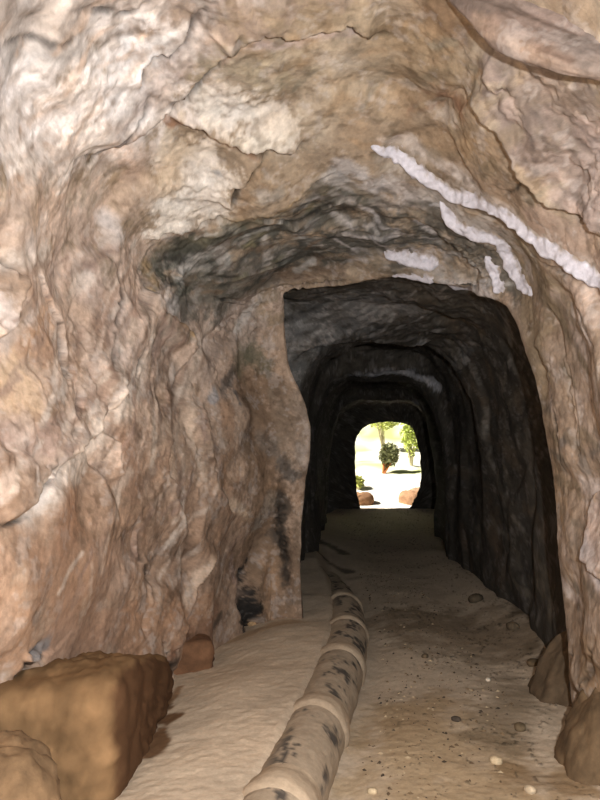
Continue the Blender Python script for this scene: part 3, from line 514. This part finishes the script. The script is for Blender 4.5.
# ------------------------------------------------------------------ slab hanging from the roof, upper right
def patch_mesh(name, rows, nu, nv, amp, tint, seed, items, D=None):
    R = np.stack([pchip(np.arange(len(r)), np.array(r), np.linspace(0, len(r) - 1, nu)) for r in rows])
    g = pchip(np.arange(len(rows)), R, np.linspace(0, len(rows) - 1, nv)); n = grid_normals(g)
    if (n.reshape(-1, 3) * (CAM - g.reshape(-1, 3))).sum() < 0: n = -n
    p, n = g.reshape(-1, 3), n.reshape(-1, 3); d, e = rock_shape(p + seed, n, amp)
    c = np.tile(lin(tint), (len(p), 1)).astype(float)
    for line, r, cc, op, soft in items:
        pts = np.array([at(*q) for q in line]); Rr = r * np.linalg.norm(pts - CAM, axis=1).mean() / FPX
        dd, *_ = seg_dist(p, pts); a = op * (1 - sstep(dd / Rr + fbm(p, 7, 3, 301) * .7, 1 - soft, 1 + soft)); c = c * (1 - a[:, None]) + lin(cc) * a[:, None]
    s = .3 * streak(p, D, 2, 14, 4, 311) + .12 * streak(p, D, 5, 34, 3, 312) if D is not None else 0
    if D is not None: d = d + amp * .03 * streak(p, D, 1.6, 11, 3, 311)
    return mesh_np(name, p + n * d[:, None], grid_quads(nv, nu)[:, ::-1], rock_colour(p, c, s, e, .9))
edge = [(430, -14, 3.25), (452, 6, 3.15), (472, 20, 3.05), (500, 46, 2.95), (528, 62, 2.85), (562, 76, 2.75), (600, 82, 2.68), (660, 84, 2.55), (760, 84, 2.35), (880, 84, 2.1), (1010, 84, 1.9)]
rows = [[at(x, y - 16, Y + .55) for x, y, Y in edge], [at(x + 3, y - 3, Y + .18) for x, y, Y in edge], [at(x, y, Y) for x, y, Y in edge],
        [at(x + 12, y - 16, Y - .06) for x, y, Y in edge], [at(x + 45, y - 60, Y - .02) for x, y, Y in edge], [at(x + 110, y - 150, Y - .05) for x, y, Y in edge], [at(x + 150, y - 220, Y + .5) for x, y, Y in edge]]
slab = link('rock_slab', patch_mesh('rock_slab', rows, 360, 220, .36, (118, 105, 98), 3.0,
    [([(470, 14, 3.0), (520, 50, 2.85), (600, 74, 2.65)], 9, (140, 122, 108), .8, .6), ([(590, 50, 2.7), (600, 30, 2.7)], 25, (112, 104, 100), .7, .7), ([(500, 10, 2.9), (560, 30, 2.8)], 14, (126, 110, 102), .7, .7), ([(530, 40, 2.8), (570, 60, 2.7)], 4, (110, 92, 82), .7, .6)],  # first stroke paints the lit rim along the lower edge
    D=at(580, 45, 2.7) - at(480, 8, 3.0)), M_ROCK, ceiling, label='grey overhanging slab with layered edge')

# ------------------------------------------------------------------ white mineral crusts on the arch
def crust_prof(a): return ((a + 1) / 1.5) ** 1.3 if a < .5 else math.sqrt(max(0, 1 - ((a - .5) / .5) ** 2))
def crust(line, halfw, h, seed):
    pts = [on_rock(x, y) for x, y in line]; P3 = np.array([q[0] for q in pts]); N3 = np.array([q[1] for q in pts])
    N3 = np.where(((CAM - P3) * N3).sum(1)[:, None] < 0, -N3, N3)
    nu = max(40, 14 * len(line)); t = np.linspace(0, len(line) - 1, nu); C = pchip(np.arange(len(line)), P3, t); NN = pchip(np.arange(len(line)), N3, t); NN /= np.linalg.norm(NN, axis=1)[:, None]
    T = np.gradient(C, axis=0); T /= np.linalg.norm(T, axis=1)[:, None]; S = np.cross(T, NN); k = np.linalg.norm(C - CAM, axis=1) / FPX
    s = np.linspace(0, 1, nu); taper = np.clip(np.minimum(s, 1 - s) / .12, 0, 1) ** .5
    wv = halfw * k * (.1 + .9 * taper) * (1 + .45 * perlin(np.stack([s * len(line) * 1.6, s * 0 + seed, s * 0], 1)) + .3 * perlin(np.stack([s * len(line) * 5, s * 0 + seed, s * 0], 1)))
    V = []; m = 19
    for j in range(m):
        a = -1 + 2 * j / (m - 1); off = C + S * (a * wv)[:, None]
        # settle each point on the rock, then add the crust's own rounded thickness
        row = []
        for q, nn, ww, tp in zip(off, NN, wv, taper):
            hit = fine.ray_cast(Vector(q + nn * .15), Vector(-nn), .4)[0]
            b = np.array(hit) if hit else q
            row.append(b + nn * (h * tp * crust_prof(a) - .004))
        V.append(row)
    V = np.array(V); sm = V.copy()
    for _ in range(2): sm[1:-1, 1:-1] = (sm[1:-1, 1:-1] * 2 + sm[:-2, 1:-1] + sm[2:, 1:-1] + sm[1:-1, :-2] + sm[1:-1, 2:]) / 6
    p = sm.reshape(-1, 3); n = np.repeat(NN[None], m, 0).reshape(-1, 3); p = p + n * (.012 * fbm(p, 18, 3, 401))[:, None]
    aa = np.repeat(np.linspace(-1, 1, m), nu); kk = sstep(-aa + .5 * fbm(p, 22, 3, 405), .25, 1.0)[:, None]
    cc = lin((203, 202, 212)) * (1 - kk) + lin((150, 138, 126)) * kk
    link('mineral_crust', mesh_np('mineral_crust', p, grid_quads(m, nu), cc * np.exp(.15 * fbm(p, 30, 3, 407))[:, None]), M_CRUST, ceiling, label='chalky white mineral crust')
crust([(371, 145), (390, 150), (407, 161), (425, 175), (450, 190), (470, 197), (495, 207), (515, 220), (540, 240), (565, 256), (590, 273), (608, 284), (650, 308), (700, 330)], 10, .045, 1)
crust([(440, 200), (455, 222), (475, 232), (498, 238), (510, 255), (520, 275), (533, 294)], 11, .04, 2)
crust([(486, 256), (496, 276), (501, 294)], 8, .03, 3)
crust([(384, 251), (410, 257), (440, 264)], 11, .025, 4)
crust([(392, 276), (430, 281), (465, 288), (497, 297)], 8, .02, 5)

# ------------------------------------------------------------------ boulders and mud banks that belong to the walls
def lump(name, centre, size, rot, seed, tint, mat, parent, rough=1.0, sub=5, box=0.0, paint2=None, warp=None, **props):
    bm = bmesh.new(); bmesh.ops.create_icosphere(bm, subdivisions=sub, radius=1.0)
    v = np.array([q.co[:] for q in bm.verts]); q = np.array([[a.index for a in f.verts] for f in bm.faces]); bm.free()
    if box: v = v / (np.abs(v) ** (2 + 8 * box)).sum(1)[:, None] ** (1 / (2 + 8 * box))
    c, s = math.cos(rot), math.sin(rot); p = v * size; p = p @ np.array([[c, s, 0], [-s, c, 0], [0, 0, 1]]); nn = v / np.linalg.norm(v, axis=1)[:, None]
    ms = float(min(size)); e, f, _ = worley(v * 1.0 + seed, 1.3, int(seed * 7) % 97); e2, f2, _ = worley(v + seed, 3.1, int(seed * 5) % 89)
    d = rough * ms * (.22 * f + .07 * f2 + .10 * fbm(v + seed, 1.5, 4, 501))
    p = p + nn * d[:, None] + centre
    p = p + nn * (ms * (.055 * fbm(v + seed, 3.5, 4, 531, .6) + .03 * fbm(v + seed, 9, 3, 535, .6)) if ms > .1 else 0 * d)[:, None]
    if warp: p = warp(p)
    col = np.tile(lin(tint), (len(p), 1)) * np.exp(.34 * fbm(p + seed, 7 if ms > .1 else 40, 5, 511, .65))[:, None]
    if paint2: col = paint2(p, v, col)
    me = mesh_np(name, p, q, np.clip(col, .01, .9)); o = link(name, me, mat, parent, **props); return o
def on_floor(px, py):
    q = floor_line([(px, py)])[0]; q[2] = floor_z(q[:1], q[1:2])[0]; return q

# mud bank at the left foot: tan towards the opening, damp side towards the pipe painted darker for its shade
def bank_paint(p, v, col):
    w_ = .05 * fbm(p, 6, 3, 521); a = (sstep(v[:, 0] + v[:, 1] + w_, -.03, .06) * sstep(v[:, 0] - v[:, 2] + w_, -.12, .02))[:, None]
    return col * (1 - a) + lin((88, 64, 45)) * np.exp(.1 * fbm(p, 6, 3, 523))[:, None] * a
def bank_shape(p):
    p[:, 2] -= .26 * sstep(p[:, 1], 3.6, 4.9) * sstep(p[:, 2], .0, .5); return p
lump('mud_bank', np.array([-1.16, 4.06, .06]), np.array([.40, .80, .52]), 0, 2.3, (118, 93, 66), M_MUD, wall_left, .20, 6, 1.3, bank_paint, bank_shape, label='smooth tan bank of packed mud with a damp side painted dark with shade')
lump('boulder', np.array([-1.17, 2.98, .05]), np.array([.26, .25, .42]), .3, 4.1, (118, 95, 70), M_ROCK, wall_left, .6, 5, .2)
lump('boulder', on_floor(190, 684) + [-.03, .14, .05], np.array([.16, .14, .15]), .2, 6.7, (108, 78, 56), M_ROCK, wall_left, .4, 4, .45, label='squarish rusty brown boulder')
def taper(z0, h, dx):
    def f(p):
        t = np.clip((p[:, 2] - z0) / h, 0, 1); c = p[:, :2].mean(0); p[:, :2] = c + (p[:, :2] - c) * (1.1 - .5 * t)[:, None]; p[:, 0] += dx * t; return p
    return f
lump('boulder', on_floor(560, 702) + [.15, .2, .02], np.array([.24, .30, .42]), .1, 8.2, (84, 70, 54), M_ROCK, wall_right, 1.1, 5, .1, None, taper(0, .4, .08))
lump('boulder', on_floor(592, 775) + [.10, .2, .02], np.array([.17, .28, .36]), -.2, 9.9, (100, 82, 61), M_ROCK, wall_right, 1.1, 5, .1, None, taper(0, .4, .08))


# ------------------------------------------------------------------ drain pipe
pipe = bpy.data.objects.new('pipe', None); scene.collection.objects.link(pipe); pipe.location = (AX[2][0], AX[2][1], 0)
pipe['label'] = 'half-buried dusty concrete pipe with raised collars running along the sandy floor'; pipe['category'] = 'pipe'
def tube(name, y0, y1, r0, prof, n_al, collar):
    nr = 56; V = []; Nn = []
    yy = np.linspace(y0, y1, n_al); xx = ax_x(yy); dxy = np.gradient(xx, yy)
    for k in range(n_al):
        s = k / (n_al - 1); T = np.array([dxy[k], 1, 0]); T /= np.linalg.norm(T); S = np.array([T[1], -T[0], 0])
        for j in range(nr):
            a = 2 * math.pi * j / nr; r = prof(s)
            V.append(np.array([xx[k], yy[k], PIPE_Z]) + (S * math.cos(a) + np.array([0, 0, 1]) * math.sin(a)) * r - np.array([0, 0, .14 * float(sstep(np.array(yy[k]), 7.0, 9.4))])); Nn.append(S * math.cos(a) + np.array([0, 0, 1]) * math.sin(a))
    V = np.array(V); Nn = np.array(Nn)
    V += Nn * (.006 * fbm(V, 6, 3, 601) + .003 * fbm(V, 25, 2, 603))[:, None]
    i = np.arange(n_al * nr).reshape(n_al, nr); j = np.roll(i, -1, 1)
    q = np.stack([i[:-1], j[:-1], j[1:], i[1:]], -1).reshape(-1, 4)
    c = np.tile(lin((172, 155, 134) if collar else (160, 145, 126)), (len(V), 1)) * np.exp(.12 * fbm(V, 9, 4, 605))[:, None]
    if not collar:   # worn bituminous coating
        k = sstep(fbm(V * [1, .8, 1], 5, 3, 607, .6) + .55 * fbm(V * [1, .5, 1], 26, 3, 609, .65), .16, .5) * sstep(Nn[:, 2], .05, .4) * sstep(Nn[:, 0], -.75, -.2)
        c = c * (1 - .85 * k[:, None]) + np.array([.035, .034, .036]) * .85 * k[:, None]
    return link(name, mesh_np(name, V - np.array(pipe.location), q, c), M_PIPE, pipe)
jy = list(AX[:, 1])
for k in range(len(jy) - 1):
    tube('pipe_section', jy[k] + .02, jy[k + 1] + .05, .165, lambda s: .166 + .004 * s, 70, False)
def collar_prof(s): return   .158 + .040 * .75 * (sstep(np.array(s), 0, .35) * (1 - .7 * sstep(np.array(s), .45, 1)))
for y in jy[1:-2]:
    tube('collar', y - .04, y + .26, .21, lambda s: float(collar_prof(s)), 26, True)

# ------------------------------------------------------------------ loose stones on the floor, one by one
def stone(px, py, s, tint, seed, label, name='stone', cat='stone', group=None, z=0):
    c = on_floor(px, py); STONES.append((c[0], c[1], s * 1.4 + .03)); o = lump(name, np.zeros(3), np.array([s, s * .8, s * .6]), seed, seed, tint, M_STONE, None, .8, 2, .1, label=label, category=cat)
    o.location = c + [0, 0, s * .28 + z]
    if group: o['group'] = group
    return o
STONES = []
SG = 'loose stones on the tunnel floor'
stone(488, 677, .022, (206, 196, 178), 1.3, 'small pale stone alone on the grey middle of the floor', group=SG)
stone(496, 757, .035, (188, 170, 140), 2.4, 'flat pale stone on the floor toward the right wall', group=SG)
stone(372, 786, .024, (188, 170, 140), 3.1, 'small tan stone on the sand just right of the nearest pipe collar', group=SG)
stone(425, 656, .03, (98, 84, 66), 4.2, 'dark stone on the floor right of the third pipe collar', group=SG)
stone(456, 716, .028, (70, 62, 54), 5.6, 'blackish stone in the scattered debris at mid floor', group=SG)
stone(534, 666, .05, (84, 70, 52), 6.1, 'brown stone lying near the foot of the right wall', group=SG)
stone(520, 724, .04, (100, 86, 66), 7.7, 'dusty flat brown stone on the floor near the right boulders', group=SG)
stone(530, 788, .03, (176, 160, 136), 8.3, 'pale stone in the rubble by the lower right wall foot', group=SG)
stone(476, 604, .08, (84, 74, 60), 3.9, 'grey brown stone at the foot of the dark inner right wall', group=SG)
stone(513, 633, .06, (94, 82, 66), 5.1, 'dusty stone in front of the dark recess on the right', group=SG)
stone(252, 637, .045, (176, 146, 110), 2.2, 'light tan stone on the sand below the dark niche', group=SG)
stone(208, 640, .07, (168, 130, 92), 9.2, 'rounded tan stone at the wall foot left of the niche', group=SG)
# fine grit and dry scraps right of the pipe: too small to pick apart
gv, gf = [], []
for k in range(1500):
    y = 3.2 + 6.5 * random.random() ** 1.6; x = ax_x(y)[0] + .28 + random.random() ** .9 * (1.35 - ax_x(y)[0] - .3)
    if fbm(np.array([[x, y, 0]]), 1.6, 2, 701)[0] < -.15 and random.random() < .7: continue
    if any((x - a_) ** 2 + (y - b_) ** 2 < r_ * r_ for a_, b_, r_ in STONES): continue
    if x > np.interp(y, [3, 4.6, 5.2, 6.3, 10], [1.0, 1.15, 1.55, 1.75, 1.75]): continue
    s = random.choice([.004, .006, .006, .009, .013]); z = floor_z(np.array([x]), np.array([y]))[0]; a = random.random() * 6.3; b = len(gv)
    for dx, dy, dz in [(1.6, 0, 0), (-1.2, .3, 0), (.1, .8, 0), (0, -.7, .1), (.1, 0, .9)]:
        gv.append((x + s * (dx * math.cos(a) - dy * math.sin(a)), y + s * (dx * math.sin(a) + dy * math.cos(a)), z + s * dz - .0005))
    gf += [(b, b + 2, b + 4), (b + 2, b + 1, b + 4), (b + 1, b + 3, b + 4), (b + 3, b, b + 4)]
gcol = np.repeat(np.array([lin(random.choice([(70, 60, 48), (92, 76, 58), (60, 52, 44), (110, 92, 70), (170, 152, 124)])) for _ in range(len(gv) // 5)]), 5, 0)
link('gravel', mesh_np('gravel', gv, gf, gcol, False), M_STONE, None, kind='stuff', label='scattered dark grit and dry scraps on the sand right of the pipe', category='gravel')
# a bright chip stuck on the mud bank
# ------------------------------------------------------------------ outside the far mouth
def hill_z(x, y):
    q = np.stack([x, y, np.zeros_like(x)], 1)
    return -.03 + .17 * np.maximum(y - 19.2, 0) + .9 * sstep(y, 26, 40) * (y - 26) * .5 + .10 * fbm(q, .9, 4, 801) * sstep(y, 19.2, 21)
hy = np.concatenate([np.linspace(19.15, 26, 70, endpoint=False), np.linspace(26, 60, 60)]); hx = np.linspace(-14, 20, 120)
HX, HY = [a.ravel() for a in np.meshgrid(hx, hy)]
hp = np.stack([HX, HY, hill_z(HX, HY)], 1)
hc = np.tile(lin((232, 226, 212)), (len(hp), 1)) * np.exp(.2 * fbm(hp, .7, 4, 805))[:, None]
g_ = sstep(fbm(hp, .5, 3, 807) + .03 * (HY - 27), .0, .5)[:, None]; hc = hc * (1 - g_) + lin((190, 196, 130)) * g_
link('ground', mesh_np('ground', hp, grid_quads(len(hy), len(hx)), hc), M_SAND, None, kind='structure')
def shrub(px, py, Y, w_, h_, tint, label, bark=None, n=700, lean=0):
    top = at(px, py, Y); base = np.array([top[0] - lean, Y, hill_z(np.array([top[0]]), np.array([Y]))[0]])
    r = bpy.data.objects.new('shrub', None); scene.collection.objects.link(r); r.location = base
    r['label'] = label; r['category'] = 'shrub'; r['group'] = 'shrubs beyond the far mouth'
    rs = np.random.default_rng(int(px * 7 + py)); V, Fc = [], []
    cz = top[2] - base[2]
    for k in range(n):
        d = rs.normal(size=3); d /= np.linalg.norm(d); d *= rs.random() ** .4
        c = np.array([lean, 0, cz]) + d * [w_, w_, h_] * (1 + .25 * perlin(d[None] * 2.3, 9)[0])
        a = rs.normal(size=3); a /= np.linalg.norm(a); b = np.cross(a, rs.normal(size=3)); b /= np.linalg.norm(b); s = .05 * (.7 + .6 * rs.random()); i = len(V)
        V += [c - a * s * 1.6, c + b * s * .6, c + a * s * 1.6, c - b * s * .6]; Fc.append((i, i + 1, i + 2, i + 3))
    cc = np.repeat(lin(tint) * rs.uniform(.6, 1.4, (n, 1)), 4, 0)
    link('foliage', mesh_np('foliage', V, Fc, cc, False), M_LEAF, r, kind='stuff')
    sv, sf = [], []
    for b in range(5):
        e = np.array([lean, 0, cz]) + rs.normal(size=3) * [w_ * .4, w_ * .4, h_ * .3]; pts = [np.array([0, 0, -.05]), e * .5 + rs.normal(size=3) * .03, e]
        base_i = len(sv)
        for t, q in enumerate(pts):
            rr = (.045, .03, .012)[t]
            for j in range(6): sv.append(q + rr * np.array([math.cos(j * 1.047), math.sin(j * 1.047), 0]))
        for t in range(2):
            for j in range(6): sf.append((base_i + t * 6 + j, base_i + t * 6 + (j + 1) % 6, base_i + t * 6 + 6 + (j + 1) % 6, base_i + t * 6 + 6 + j))
    link('stem', mesh_np('stem', sv, sf), bark or M_TWIG, r)
shrub(389, 455, 23.5, .30, .36, (122, 124, 84), 'dark olive shrub with orange brown stems in the middle of the far mouth', M_BARK, lean=.18)
shrub(411, 432, 24.5, .34, .75, (196, 208, 110), 'yellow green shrub at the upper right of the far mouth')
shrub(384, 421, 27.0, .55, .30, (206, 212, 130), 'pale green shrub at the top of the far mouth')
shrub(358, 482, 21.5, .16, .16, (176, 180, 96), 'low pale green shrub at the left edge of the far mouth', n=250)
def out_rock(px, py, Y, size, tint, seed, label):
    t = at(px, py, Y); lump('rock', np.array([t[0], Y, hill_z(t[:1], np.array([Y]))[0] + size[2] * .3]), np.array(size), seed, seed, tint, M_STONE, None, .8, 4, .1, label=label, category='rock', group='rocks at the far mouth')
out_rock(362, 500, 19.7, (.30, .22, .22), (150, 112, 82), 3.3, 'brown rock in the lower left corner of the far mouth')
out_rock(412, 500, 19.8, (.34, .25, .24), (160, 122, 92), 5.5, 'brown rock in the lower right corner of the far mouth')
out_rock(418, 476, 20.6, (.24, .2, .16), (170, 140, 112), 7.1, 'pale brown rock on the slope at the right edge of the far mouth')
